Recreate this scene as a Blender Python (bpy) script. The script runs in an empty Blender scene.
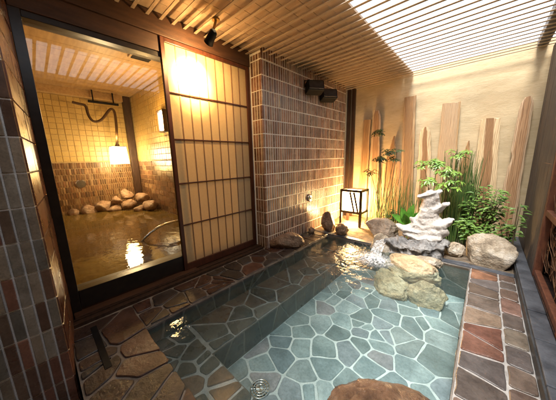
import bpy, bmesh, math, random
from mathutils import Vector, Matrix, noise
R = math.radians
random.seed(7)
S = bpy.context.scene
COL = S.collection

# ------------------------------------------------------------------ camera
cam_d = bpy.data.cameras.new('camera'); cam = bpy.data.objects.new('camera', cam_d); COL.objects.link(cam)
cr = Vector((0.73563553, 0.67693696, -0.02442778)); cu = Vector((-0.10689528, 0.15162374, 0.98264116)); cf = cr.cross(cu) * -1
cam.matrix_world = Matrix(((cr.x, cu.x, -cf.x, 0), (cr.y, cu.y, -cf.y, 0), (cr.z, cu.z, -cf.z, 1.15), (0, 0, 0, 1)))
cam_d.sensor_width = 36; cam_d.lens = 14.4544; cam_d.clip_start = 0.02; cam_d.clip_end = 2000
S.camera = cam

# ------------------------------------------------------------------ world, sun, exposure
SUN_EL = 64
W = bpy.data.worlds.new('World'); S.world = W; W.use_nodes = True
nt = W.node_tree; nt.nodes.clear()
sky = nt.nodes.new('ShaderNodeTexSky'); sky.sky_type = 'NISHITA'; sky.sun_disc = False
sky.sun_elevation = R(SUN_EL); sky.sun_rotation = R(180); sky.air_density = 1.0; sky.dust_density = 3.0
bg = nt.nodes.new('ShaderNodeBackground'); bg.inputs['Strength'].default_value = 0.105
wo = nt.nodes.new('ShaderNodeOutputWorld')
# thin bright cloud over most of the sky
tcw = nt.nodes.new('ShaderNodeTexCoord'); nzw = nt.nodes.new('ShaderNodeTexNoise'); nzw.inputs['Scale'].default_value = 3.0; nzw.inputs['Detail'].default_value = 5
nt.links.new(tcw.outputs['Generated'], nzw.inputs[0])
mrw = nt.nodes.new('ShaderNodeMapRange'); mrw.inputs[1].default_value = .3; mrw.inputs[2].default_value = .6; mrw.inputs[3].default_value = .72; mrw.inputs[4].default_value = .95
nt.links.new(nzw.outputs[0], mrw.inputs[0])
mxw = nt.nodes.new('ShaderNodeMix'); mxw.data_type = 'RGBA'; mxw.inputs[7].default_value = (8.6, 9.0, 9.6, 1)
nt.links.new(mrw.outputs[0], mxw.inputs[0]); nt.links.new(sky.outputs[0], mxw.inputs[6]); nt.links.new(mxw.outputs[2], bg.inputs[0]); nt.links.new(bg.outputs[0], wo.inputs[0])
sd = bpy.data.lights.new('sun', 'SUN'); sd.energy = 4.1; sd.angle = R(20); sd.color = (1.0, 0.96, 0.9)
sun = bpy.data.objects.new('sun', sd); COL.objects.link(sun); sun.rotation_euler = (R(90 - SUN_EL), 0, 0)
S.view_settings.view_transform = 'Standard'; S.view_settings.look = 'None'
S.view_settings.exposure = 1.38; S.view_settings.gamma = 1.0; S.view_settings.use_curve_mapping = False
S.render.engine = 'CYCLES'
S.cycles.use_denoising = True; S.cycles.max_bounces = 10; S.cycles.transparent_max_bounces = 16
S.cycles.caustics_reflective = False; S.cycles.caustics_refractive = False; S.cycles.sample_clamp_indirect = 6

# ------------------------------------------------------------------ materials
def nodes(name):
    m = bpy.data.materials.new(name); m.use_nodes = True
    t = m.node_tree; b = t.nodes['Principled BSDF']
    return m, t, b
def N(t, kind, **kw):
    n = t.nodes.new(kind)
    for k, v in kw.items():
        if k in n.inputs: n.inputs[k].default_value = v
        else: setattr(n, k, v)
    return n
def coords(t, scale=(1, 1, 1), rot=(0, 0, 0), kind='Object'):
    tc = N(t, 'ShaderNodeTexCoord'); mp = N(t, 'ShaderNodeMapping')
    mp.inputs['Scale'].default_value = scale; mp.inputs['Rotation'].default_value = rot
    t.links.new(tc.outputs[kind], mp.inputs[0]); return mp.outputs[0]
def ramp(t, src, stops):
    r = N(t, 'ShaderNodeValToRGB'); e = r.color_ramp.elements
    e[0].position, e[0].color = stops[0][0], (*stops[0][1], 1)
    e[1].position, e[1].color = stops[-1][0], (*stops[-1][1], 1)
    for p, c in stops[1:-1]:
        x = e.new(p); x.color = (*c, 1)
    t.links.new(src, r.inputs[0]); return r.outputs[0]
def mixc(t, a, b, f, mode='MIX'):
    m = N(t, 'ShaderNodeMix', data_type='RGBA', blend_type=mode)
    for s, v in ((m.inputs[6], a), (m.inputs[7], b)):
        if hasattr(v, 'links'): t.links.new(v, s)
        else: s.default_value = (*v, 1)
    if hasattr(f, 'links'): t.links.new(f, m.inputs[0])
    else: m.inputs[0].default_value = f
    return m.outputs[2]
def bump(t, b, src, strength, dist=0.01, prev=None):
    n = N(t, 'ShaderNodeBump', Strength=strength, Distance=dist)
    t.links.new(src, n.inputs['Height'])
    if prev: t.links.new(prev, n.inputs['Normal'])
    t.links.new(n.outputs[0], b.inputs['Normal']); return n.outputs[0]
def noise_t(t, vec, scale, detail=6, rough=.55, dist=0):
    n = N(t, 'ShaderNodeTexNoise', Scale=scale, Detail=detail, Roughness=rough, Distortion=dist)
    t.links.new(vec, n.inputs[0]); return n.outputs[0]
def varied(name, c1, c2, scale=8, rough=.6, bstr=.3, bscale=None, bdist=.006, stretch=(1, 1, 1), metallic=0, spec=.5, attr=False, rough2=None, c3=None):
    m, t, b = nodes(name); v = coords(t, stretch)
    n1 = noise_t(t, v, scale)
    stops = [(.32, c1), (.68, c2)]
    if c3: stops = [(.28, c1), (.5, c2), (.72, c3)]
    c = ramp(t, n1, stops)
    sp = noise_t(t, v, (bscale or scale * 4) * 2.6, 5, .7)
    c = mixc(t, c, ramp(t, sp, [(.36, (.74, .74, .74)), (.5, (1, 1, 1)), (.66, (1.16, 1.16, 1.16))]), .8, 'MULTIPLY')
    if attr:
        a = N(t, 'ShaderNodeAttribute', attribute_name='tint')
        c = mixc(t, c, a.outputs['Color'], 1.0, 'MULTIPLY')
    t.links.new(c, b.inputs['Base Color'])
    b.inputs['Roughness'].default_value = rough; b.inputs['Metallic'].default_value = metallic
    b.inputs['Specular IOR Level'].default_value = spec
    if rough2 is not None:
        rr = N(t, 'ShaderNodeMapRange'); t.links.new(noise_t(t, v, scale * .6), rr.inputs[0])
        rr.inputs[1].default_value = .35; rr.inputs[2].default_value = .65
        rr.inputs[3].default_value = rough; rr.inputs[4].default_value = rough2
        t.links.new(rr.outputs[0], b.inputs['Roughness'])
    if bstr: bump(t, b, noise_t(t, v, bscale or scale * 4, 8, .65), bstr, bdist)
    return m
def emit(name, col, strength):
    m, t, b = nodes(name); b.inputs['Base Color'].default_value = (*col, 1)
    b.inputs['Emission Color'].default_value = (*col, 1); b.inputs['Emission Strength'].default_value = strength
    return m
WARM = (1.0, .61, .24)
M = {}
M['deck_stone'] = varied('deck_stone', (.6, .55, .52), (1.25, 1.2, 1.15), 9, .17, .6, 26, .008, attr=True, rough2=.5)
M['pool_stone'] = varied('pool_stone', (.52, .56, .58), (1.05, 1.08, 1.1), 7, .5, .5, 22, .008, attr=True)
M['grout'] = varied('grout', (.25, .235, .22), (.42, .40, .38), 14, .7, .5, 60, .003)
M['grout_dark'] = varied('grout_dark', (.12, .105, .09), (.26, .23, .20), 9, .6, .5, 60, .003)
M['grout_pool'] = varied('grout_pool', (.42, .44, .43), (.60, .62, .60), 10, .7, .4, 50, .003)
M['grout_tile'] = varied('grout_tile', (.68, .63, .55), (.80, .76, .68), 12, .8, .3, 80, .002)
M['grout_white'] = varied('grout_white', (.66, .65, .62), (.82, .81, .78), 12, .8, .3, 80, .002)
M['tile'] = varied('tile', (.72, .7, .68), (1.2, 1.2, 1.2), 12, .22, .25, 40, .003, attr=True, rough2=.4)
M['tile_plain'] = varied('tile_plain', (.95, .94, .92), (1.05, 1.05, 1.05), 6, .35, .1, 40, .001, attr=True)
M['grout_inner'] = varied('grout_inner', (.30, .21, .10), (.38, .27, .13), 12, .8, .2, 80, .001)
M['slate'] = varied('slate', (.035, .04, .05), (.11, .12, .14), 8, .35, .5, 30, .006, rough2=.6)
M['slate_side'] = varied('slate_side', (.02, .022, .025), (.07, .075, .08), 6, .4, .5, 30, .006)
M['black_frame'] = varied('black_frame', (.008, .006, .005), (.02, .014, .01), 20, .3, .05)
M['red_wood'] = varied('red_wood', (.04, .012, .006), (.085, .026, .012), 6, .35, .15, 30, .002, stretch=(8, 8, 1))
M['dark_wood'] = varied('dark_wood', (.02, .009, .005), (.05, .024, .013), 6, .5, .3, 30, .003, stretch=(6, 6, 1))
M['lantern_wood'] = varied('lantern_wood', (.012, .006, .004), (.03, .013, .008), 10, .45, .2)
M['lintel'] = varied('lintel', (.035, .014, .007), (.07, .03, .014), 5, .55, .3, 30, .003, stretch=(6, 1, 6))
M['slat'] = varied('slat', (.32, .24, .165), (.48, .37, .26), 5, .5, .15, 30, .002, stretch=(1, 7, 7))
M['roof_board'] = varied('roof_board', (.34, .24, .155), (.48, .35, .235), 4, .7, .2, 30, .002, stretch=(1, 7, 7))
M['beam_grey'] = varied('beam_grey', (.10, .09, .085), (.18, .165, .15), 5, .7, .3, 30, .003, stretch=(6, 1, 6))
M['weathered'] = varied('weathered', (.045, .035, .028), (.13, .105, .085), 7, .75, .7, 24, .006, stretch=(7, 7, .7))
M['fence_red'] = varied('fence_red', (.09, .028, .014), (.19, .07, .035), 9, .6, .5, 24, .004, stretch=(3, 3, 1))
M['twig'] = varied('twig', (.10, .04, .02), (.30, .17, .09), 14, .8, .4, 60, .002)
M['brush_backing'] = varied('brush_backing', (.012, .006, .004), (.06, .025, .014), 30, .9, .6, 60, .006)
M['soil'] = varied('soil', (.06, .045, .03), (.20, .15, .10), 14, .9, .9, 50, .012)
M['ground'] = varied('ground', (.10, .09, .08), (.2, .18, .15), 2, .9, .4, 20, .01)
M['rock_tan'] = varied('rock_tan', (.20, .15, .10), (.46, .38, .28), 9, .6, 1, 26, .03, c3=(.68, .63, .55))
M['rock_wet'] = varied('rock_wet', (.32, .22, .11), (.60, .45, .27), 7, .25, 1, 20, .03, rough2=.5, c3=(.70, .58, .40))
M['rock_brown'] = varied('rock_brown', (.13, .075, .045), (.30, .19, .12), 9, .25, 1, 26, .03, rough2=.55, c3=(.42, .33, .24))
M['rock_glossy'] = varied('rock_glossy', (.055, .03, .018), (.19, .105, .06), 9, .12, 1, 22, .04, rough2=.35, c3=(.34, .23, .15))
M['rock_grey'] = varied('rock_grey', (.19, .145, .105), (.44, .36, .28), 10, .5, 1, 26, .03)
M['rock_dark'] = varied('rock_dark', (.07, .068, .068), (.32, .31, .30), 8, .16, .9, 20, .02, rough2=.5)
M['rock_white'] = varied('rock_white', (.36, .31, .27), (.58, .54, .50), 6, .6, .9, 24, .016, c3=(.70, .67, .64))
M['steel'] = varied('steel', (.6, .6, .58), (.75, .75, .72), 20, .2, 0, metallic=1)
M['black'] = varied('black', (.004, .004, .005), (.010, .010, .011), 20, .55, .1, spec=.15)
M['brass'] = varied('brass', (.30, .20, .09), (.42, .29, .13), 20, .35, 0, metallic=1)
M['lens_glass'] = varied('lens_glass', (.01, .01, .012), (.03, .03, .035), 20, .3, 0)
M['inner_board'] = varied('inner_board', (.33, .21, .10), (.47, .32, .16), 4, .4, .2, 30, .002, stretch=(1, 7, 7))
M['cord'] = varied('cord', (.03, .014, .006), (.07, .035, .014), 60, .8, .6, 120, .004)
M['white_lamp'] = emit('white_lamp', (1, .80, .5), 16)
M['lantern_paper'] = emit('lantern_paper', (1, .62, .26), 13)
M['sconce_glow'] = emit('sconce_glow', (1, .76, .45), 9)
M['lattice_pale'] = varied('lattice_pale', (.15, .08, .04), (.22, .12, .06), 10, .5, .1)
M['spot_glow'] = emit('spot_glow', (1, .7, .35), 22)
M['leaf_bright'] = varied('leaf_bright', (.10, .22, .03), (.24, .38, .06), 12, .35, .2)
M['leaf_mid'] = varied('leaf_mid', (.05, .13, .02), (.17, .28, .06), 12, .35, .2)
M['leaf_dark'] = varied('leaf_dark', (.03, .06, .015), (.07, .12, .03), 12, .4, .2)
M['leaf_hosta'] = varied('leaf_hosta', (.05, .21, .02), (.14, .34, .045), 16, .4, .5)
M['reed'] = varied('reed', (.035, .085, .02), (.10, .19, .045), 6, .5, .2, stretch=(5, 5, 1))
M['stem'] = varied('stem', (.06, .05, .025), (.14, .11, .06), 20, .7, .3)
for k in ('leaf_bright', 'leaf_mid', 'leaf_hosta', 'leaf_dark'):
    M[k].node_tree.nodes['Principled BSDF'].inputs['Subsurface Weight'].default_value = 0
M['foam'] = varied('foam', (.8, .84, .86), (.95, .97, .98), 30, .25, .6, 90, .006)

def stucco():
    m, t, b = nodes('stucco'); v = coords(t)
    v2 = coords(t, (1.9, 1.9, 7)); big = noise_t(t, coords(t, (.8, .8, 1.6)), 2.2, 4)
    hz = noise_t(t, v2, 4.0, 9, .72, 1.1); fine = noise_t(t, v, 90, 4)
    c = ramp(t, hz, [(.3, (.54, .42, .255)), (.5, (.62, .50, .32)), (.72, (.67, .555, .37))])
    c = mixc(t, c, ramp(t, big, [(.35, (.82, .79, .74)), (.65, (1.05, 1.04, 1.0))]), 1, 'MULTIPLY')
    t.links.new(c, b.inputs['Base Color']); b.inputs['Roughness'].default_value = .88
    p = bump(t, b, hz, .32, .010); bump(t, b, fine, .5, .002, p)
    return m
M['stucco'] = stucco()

def plank_mat(name, heart, sap, edge=.62, dark=None, grain=1.0):
    m, t, b = nodes(name)
    ac = N(t, 'ShaderNodeAttribute', attribute_name='across')
    ob = coords(t, (1, 1, .16)); nz = noise_t(t, ob, 9, 3)
    a = N(t, 'ShaderNodeMath', operation='SUBTRACT'); t.links.new(ac.outputs['Fac'], a.inputs[0]); a.inputs[1].default_value = .5
    ab = N(t, 'ShaderNodeMath', operation='ABSOLUTE'); t.links.new(a.outputs[0], ab.inputs[0])
    m2 = N(t, 'ShaderNodeMath', operation='MULTIPLY_ADD'); t.links.new(nz, m2.inputs[0]); m2.inputs[1].default_value = .5
    t.links.new(ab.outputs[0], m2.inputs[2])
    base = ramp(t, m2.outputs[0], [(edge - .1, heart), (edge - .02, heart), (edge + .03, sap)])
    # grain lines: distorted rings running up the board
    w = N(t, 'ShaderNodeTexWave', wave_type='RINGS', rings_direction='Z')
    mp = coords(t, (1, 1, .10)); t.links.new(mp, w.inputs[0])
    w.inputs['Scale'].default_value = 24; w.inputs['Distortion'].default_value = 9; w.inputs['Detail'].default_value = 3; w.inputs['Detail Scale'].default_value = .9
    gl = ramp(t, w.outputs['Fac'], [(.0, (.60, .52, .46)), (.45, (1, 1, 1)), (1, (1.12, 1.1, 1.08))])
    c = mixc(t, base, gl, .8 * grain, 'MULTIPLY')
    fine = noise_t(t, coords(t, (14, 14, .8)), 9, 6, .7)
    c = mixc(t, c, ramp(t, fine, [(.3, (.78, .72, .68)), (.6, (1.08, 1.06, 1.05))]), .8, 'MULTIPLY')
    t.links.new(c, b.inputs['Base Color']); b.inputs['Roughness'].default_value = .5
    p = bump(t, b, w.outputs['Fac'], .25, .003); bump(t, b, fine, .35, .003, p)
    return m

def water_mat(name, tint, scale=9, strength=.12, splash=None, far=.35, turb=None):
    m, t, b = nodes(name); t.nodes.remove(b)
    out = t.nodes['Material Output']
    v = coords(t, (1, 1, 1))
    n1 = noise_t(t, v, scale, 3, .5, .6); n2 = noise_t(t, v, scale * 3.2, 2, .5, .4)
    add = N(t, 'ShaderNodeMath', operation='MULTIPLY_ADD'); t.links.new(n2, add.inputs[0]); add.inputs[1].default_value = .4; t.links.new(n1, add.inputs[2])
    bm = N(t, 'ShaderNodeBump', Distance=.02); t.links.new(add.outputs[0], bm.inputs['Height'])
    if splash:
        vd = N(t, 'ShaderNodeVectorMath', operation='DISTANCE'); t.links.new(v, vd.inputs[0]); vd.inputs[1].default_value = splash
        mr = N(t, 'ShaderNodeMapRange'); t.links.new(vd.outputs['Value'], mr.inputs[0])
        mr.inputs[1].default_value = .15; mr.inputs[2].default_value = 1.5; mr.inputs[3].default_value = far; mr.inputs[4].default_value = strength
        t.links.new(mr.outputs[0], bm.inputs['Strength'])
    else: bm.inputs['Strength'].default_value = strength
    fr = N(t, 'ShaderNodeFresnel', IOR=1.33); t.links.new(bm.outputs[0], fr.inputs['Normal'])
    gl = N(t, 'ShaderNodeBsdfGlossy', Roughness=.015); t.links.new(bm.outputs[0], gl.inputs['Normal'])
    tr = N(t, 'ShaderNodeBsdfTransparent'); tr.inputs[0].default_value = (*tint, 1)
    under = tr.outputs[0]
    if turb:
        df = N(t, 'ShaderNodeBsdfDiffuse'); df.inputs[0].default_value = (*turb[0], 1)
        mt = N(t, 'ShaderNodeMixShader'); mt.inputs[0].default_value = turb[1]
        t.links.new(tr.outputs[0], mt.inputs[1]); t.links.new(df.outputs[0], mt.inputs[2]); under = mt.outputs[0]
    mx = N(t, 'ShaderNodeMixShader'); t.links.new(fr.outputs[0], mx.inputs[0]); t.links.new(under, mx.inputs[1]); t.links.new(gl.outputs[0], mx.inputs[2])
    t.links.new(mx.outputs[0], out.inputs['Surface'])
    return m
M['pool_water'] = water_mat('pool_water', (.83, .915, .915), 8, .12, (-.95, 2.7, 0), .85, turb=((.30, .50, .50), .055))
M['inner_water'] = water_mat('inner_water', (.7, .55, .28), 3.2, .22, turb=((.15, .10, .03), .75))
def glass_mat():
    m, t, b = nodes('window_glass'); t.nodes.remove(b); out = t.nodes['Material Output']
    fr = N(t, 'ShaderNodeFresnel', IOR=1.5); gl = N(t, 'ShaderNodeBsdfGlossy', Roughness=.0)
    tr = N(t, 'ShaderNodeBsdfTransparent'); tr.inputs[0].default_value = (.97, .97, .95, 1)
    mx = N(t, 'ShaderNodeMixShader'); t.links.new(fr.outputs[0], mx.inputs[0]); t.links.new(tr.outputs[0], mx.inputs[1]); t.links.new(gl.outputs[0], mx.inputs[2])
    t.links.new(mx.outputs[0], out.inputs['Surface']); return m
M['glass'] = glass_mat()
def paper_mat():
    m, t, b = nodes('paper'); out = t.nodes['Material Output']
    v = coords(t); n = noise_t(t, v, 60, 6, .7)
    c = ramp(t, n, [(.3, (.74, .59, .35)), (.7, (.82, .68, .43))])  # paper tone warmed, with lamplight partly put into the base colour
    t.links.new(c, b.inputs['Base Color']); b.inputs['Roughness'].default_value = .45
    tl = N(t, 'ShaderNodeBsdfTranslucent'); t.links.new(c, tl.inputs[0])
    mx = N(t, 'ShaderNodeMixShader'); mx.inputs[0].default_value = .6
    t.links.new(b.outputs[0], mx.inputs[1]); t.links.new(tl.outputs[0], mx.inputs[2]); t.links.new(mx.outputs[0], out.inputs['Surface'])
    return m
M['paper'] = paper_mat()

# ------------------------------------------------------------------ mesh helpers
class MB:
    def __init__(s): s.v = []; s.f = []; s.c = []; s.sm = []
    def add(s, vs, fs, col=(1, 1, 1), smooth=False):
        o = len(s.v); s.v += [tuple(p) for p in vs]
        for f in fs: s.f.append([i + o for i in f]); s.c.append(col); s.sm.append(smooth)
    def box(s, a, b, col=(1, 1, 1), bev=0.0, mat=None):
        a = Vector(a); b = Vector(b); lo = Vector(map(min, a, b)); hi = Vector(map(max, a, b))
        e = min(bev, min(hi - lo) * .45)
        if e <= 0:
            vs = [Vector((x, y, z)) for z in (lo.z, hi.z) for y in (lo.y, hi.y) for x in (lo.x, hi.x)]
            fs = [(0, 2, 3, 1), (4, 5, 7, 6), (0, 1, 5, 4), (2, 6, 7, 3), (0, 4, 6, 2), (1, 3, 7, 5)]
        else:
            bm = bmesh.new(); bmesh.ops.create_cube(bm, size=1)
            for v in bm.verts: v.co = Vector((lo[i] + (hi[i] - lo[i]) * (v.co[i] + .5) for i in range(3)))
            bmesh.ops.bevel(bm, geom=bm.edges[:], offset=e, segments=2, affect='EDGES', profile=.6)
            vs = [v.co.copy() for v in bm.verts]; bm.verts.index_update(); fs = [[v.index for v in f.verts] for f in bm.faces]; bm.free()
        if mat: vs = [mat @ v for v in vs]
        s.add(vs, fs, col); return s
    def tube(s, pts, radii, n=8, col=(1, 1, 1), smooth=True, caps=True):
        pts = [Vector(p) for p in pts]
        if not hasattr(radii, '__len__'): radii = [radii] * len(pts)
        rings = []; up = None
        for i, p in enumerate(pts):
            d = (pts[min(i + 1, len(pts) - 1)] - pts[max(i - 1, 0)]).normalized()
            if up is None: up = Vector((0, 0, 1)) if abs(d.z) < .9 else Vector((1, 0, 0))
            x = d.cross(up)
            if x.length < 1e-4: x = d.orthogonal()
            x.normalize(); y = x.cross(d).normalized(); up = y
            rings.append([p + (x * math.cos(2 * math.pi * k / n) + y * math.sin(2 * math.pi * k / n)) * radii[i] for k in range(n)])
        vs = [q for r in rings for q in r]; fs = []
        for i in range(len(pts) - 1):
            for k in range(n): fs.append((i * n + k, i * n + (k + 1) % n, (i + 1) * n + (k + 1) % n, (i + 1) * n + k))
        s.add(vs, fs, col, smooth)
        if caps:
            s.add(rings[0], [tuple(range(n))[::-1]], col); s.add(rings[-1], [tuple(range(n))], col)
        return s
    def build(s, name, m, parent=None, loc=None, norm=True):
        me = bpy.data.meshes.new(name); me.from_pydata(s.v, [], s.f); me.materials.append(M[m] if isinstance(m, str) else m)
        me.polygons.foreach_set('use_smooth', s.sm)
        if any(c != (1, 1, 1) for c in s.c):
            ca = me.color_attributes.new('tint', 'FLOAT_COLOR', 'CORNER'); buf = []
            for f, c in zip(s.f, s.c): buf += [*c, 1.0] * len(f)
            ca.data.foreach_set('color', buf)
        if norm:
            bm = bmesh.new(); bm.from_mesh(me); bmesh.ops.recalc_face_normals(bm, faces=bm.faces[:]); bm.to_mesh(me); bm.free()
        me.update()
        return link(name, me, parent, loc)
def link(name, me, parent=None, loc=None):
    o = bpy.data.objects.new(name, me); COL.objects.link(o)
    if parent:
        o.parent = parent
        o.location = -parent.location if loc is None else loc
        if parent.parent: o.location = (0, 0, 0)
    elif loc: o.location = loc
    return o
def thing(name, label, cat, loc=(0, 0, 0), group=None):
    o = bpy.data.objects.new(name, None); COL.objects.link(o); o.location = loc; o.empty_display_size = .1
    return tag(o, label, cat, group)
def tag(o, label, cat, group=None):
    o['label'] = label; o['category'] = cat
    if group: o['group'] = group
    return o
def struct(o): o['kind'] = 'structure'; return o
def from_bm(bm, name, m, parent=None, smooth=True):
    me = bpy.data.meshes.new(name); bm.to_mesh(me); bm.free(); me.materials.append(M[m] if isinstance(m, str) else m)
    me.polygons.foreach_set('use_smooth', [smooth] * len(me.polygons))
    return link(name, me, parent)
def clipped(poly, p, n):   # keep side where (q-p).n <= 0
    out = []
    for i in range(len(poly)):
        a, b = poly[i], poly[(i + 1) % len(poly)]
        da = (a[0] - p[0]) * n[0] + (a[1] - p[1]) * n[1]; db = (b[0] - p[0]) * n[0] + (b[1] - p[1]) * n[1]
        if da <= 0: out.append(a)
        if (da < 0 < db) or (db < 0 < da):
            k = da / (da - db); out.append((a[0] + (b[0] - a[0]) * k, a[1] + (b[1] - a[1]) * k))
    return out
def paving(mb, u0, u1, v0, v1, cell, palette, fn, seed, gap=.012, h=.010, seeds=None, avoid=None, jit=.36):
    rnd = random.Random(seed)
    if seeds is None:
        nu = max(1, round((u1 - u0) / cell)); nv = max(1, round((v1 - v0) / cell)); seeds = []
        for i in range(nu):
            for j in range(nv):
                if rnd.random() < .07: continue
                seeds.append((u0 + (i + .5 + (.25 if j % 2 else -.25) * (nu > 1) + rnd.uniform(-jit, jit)) * (u1 - u0) / nu, v0 + (j + .5 + rnd.uniform(-jit, jit)) * (v1 - v0) / nv))
                if rnd.random() < .24: seeds.append((seeds[-1][0] + cell * rnd.uniform(.3, .5), seeds[-1][1] + cell * rnd.uniform(-.5, .5)))
        seeds = [q for q in seeds if u0 < q[0] < u1 and v0 < q[1] < v1]
    for s in seeds:
        g = gap * rnd.uniform(.35, .75)
        poly = [(u0 + g * .5, v0 + g * .5), (u1 - g * .5, v0 + g * .5), (u1 - g * .5, v1 - g * .5), (u0 + g * .5, v1 - g * .5)]
        for q in seeds:
            if q is s: continue
            d = (q[0] - s[0], q[1] - s[1]); L = math.hypot(*d)
            if L > cell * 4 or L < 1e-6: continue
            n = (d[0] / L, d[1] / L); poly = clipped(poly, ((s[0] + q[0]) / 2 - n[0] * g, (s[1] + q[1]) / 2 - n[1] * g), n)
            if len(poly) < 3: break
        if len(poly) < 3: continue
        # roughen the edges, then round the corners
        pts = []
        for i in range(len(poly)):
            a, b = poly[i], poly[(i + 1) % len(poly)]; L = math.hypot(b[0] - a[0], b[1] - a[1]); k = max(1, int(L / .06))
            for q in range(k):
                f = q / k; w = .006 * rnd.uniform(-1, .6) if q else 0
                nx, ny = (b[1] - a[1]) / (L + 1e-9), -(b[0] - a[0]) / (L + 1e-9)
                pts.append((a[0] + (b[0] - a[0]) * f + nx * w, a[1] + (b[1] - a[1]) * f + ny * w))
        for _ in range(2):
            q = []
            for i in range(len(pts)):
                a, b = pts[i], pts[(i + 1) % len(pts)]
                q += [(a[0] * .86 + b[0] * .14, a[1] * .86 + b[1] * .14), (a[0] * .14 + b[0] * .86, a[1] * .14 + b[1] * .86)]
            pts = q
        cx = sum(p[0] for p in pts) / len(pts); cy = sum(p[1] for p in pts) / len(pts)
        c = rnd.choice(palette) if len(s) < 3 else s[2]; k = rnd.uniform(.75, 1.25) if len(s) < 3 else 1; c = tuple(x * k for x in c)
        tl = (rnd.uniform(-.02, .02), rnd.uniform(-.02, .02)); hh = h * rnd.uniform(.7, 1.15)
        n = len(pts)
        def ring(ins, z):
            out = []
            for p in pts:
                L = math.hypot(p[0] - cx, p[1] - cy) + 1e-9; f = max(0, 1 - ins / L)
                x, y = cx + (p[0] - cx) * f, cy + (p[1] - cy) * f
                out.append(fn(x, y, z + (tl[0] * (x - cx) + tl[1] * (y - cy)) * (z > 0)))
            return out
        vs = ring(0, -.004) + ring(0, hh * .6) + ring(.004, hh) + [fn(cx, cy, hh * 1.05)]
        fs = []
        for r_ in range(2):
            for i in range(n): fs.append((r_ * n + i, r_ * n + (i + 1) % n, (r_ + 1) * n + (i + 1) % n, (r_ + 1) * n + i))
        mb.add(vs, fs, c, False)
        o = len(mb.v) - len(vs)
        for i in range(n): mb.f.append([o + 2 * n + i, o + 2 * n + (i + 1) % n, o + 3 * n]); mb.c.append(c); mb.sm.append(False)
def tiles(mb, u0, u1, v0, v1, tw, th, gap, palette, fn, seed, depth=.007, align_top=True, brick=False):
    rnd = random.Random(seed); nv = math.ceil((v1 - v0) / th - 1e-6); nu = math.ceil((u1 - u0) / tw - 1e-6)
    for j in range(nv):
        hi = v1 - j * th; lo = max(v0, hi - th)
        off = (tw / 2 if brick and j % 2 else 0)
        for i in range(-1 if off else 0, nu):
            a = max(u0, u0 + i * tw + off); b = min(u1, u0 + (i + 1) * tw + off)
            if b - a < gap * 2 or hi - lo < gap * 2: continue
            g = gap / 2; e = .0025; d = depth * rnd.uniform(.75, 1.2)
            c = rnd.choice(palette); k = rnd.uniform(.75, 1.25) if tw < .09 or th > .12 else rnd.uniform(.95, 1.05); c = tuple(x * k for x in c)
            A, B, C_, D = a + g, b - g, lo + g, hi - g
            t1, t2 = (rnd.uniform(-.0012, .0012), rnd.uniform(-.0012, .0012)) if tw < .06 else (0, 0)
            vs = [fn(A, C_, 0), fn(B, C_, 0), fn(B, D, 0), fn(A, D, 0), fn(A + e, C_ + e, d + t1), fn(B - e, C_ + e, d - t1), fn(B - e, D - e, d - t1 + t2), fn(A + e, D - e, d + t1 + t2)]
            mb.add(vs, [(4, 5, 6, 7), (0, 1, 5, 4), (1, 2, 6, 5), (2, 3, 7, 6), (3, 0, 4, 7)], c)
def rock_bm(size, seed, cuts=13, rough=.10, sub=5, rot=0, keep=.55):
    rnd = random.Random(seed); bm = bmesh.new(); bmesh.ops.create_icosphere(bm, subdivisions=sub, radius=1)
    planes = []
    for _ in range(cuts):
        n = Vector((rnd.gauss(0, 1), rnd.gauss(0, 1), rnd.gauss(0, .8))).normalized(); planes.append((n, rnd.uniform(keep, .92)))
    off = Vector((seed * 3.1, seed * 1.7, seed * .9)); m = Matrix.Rotation(rot, 3, 'Z')
    for v in bm.verts:
        p = v.co.copy()
        for n, d in planes:
            q = p.dot(n) - d
            if q > 0: p -= n * q * .93
        f = noise.fractal(p * 1.6 + off, 1.0, 2.1, 5) * rough + noise.fractal(p * 5 + off, .8, 2.1, 6) * rough * .40
        rdg = (1 - min(1, abs(noise.noise(p * 2.1 + off)) * 6)) * rough * .55
        p *= 1 + f - rdg
        v.co = m @ Vector((p.x * size[0], p.y * size[1], p.z * size[2]))
    return bm
def rock(label, loc, size, seed, m, cat='rock', name='rock', group=None, **kw):
    bm = rock_bm(size, seed, **kw)
    o = from_bm(bm, name, m); o.location = loc; tag(o, label, cat, group)
    return o
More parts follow.
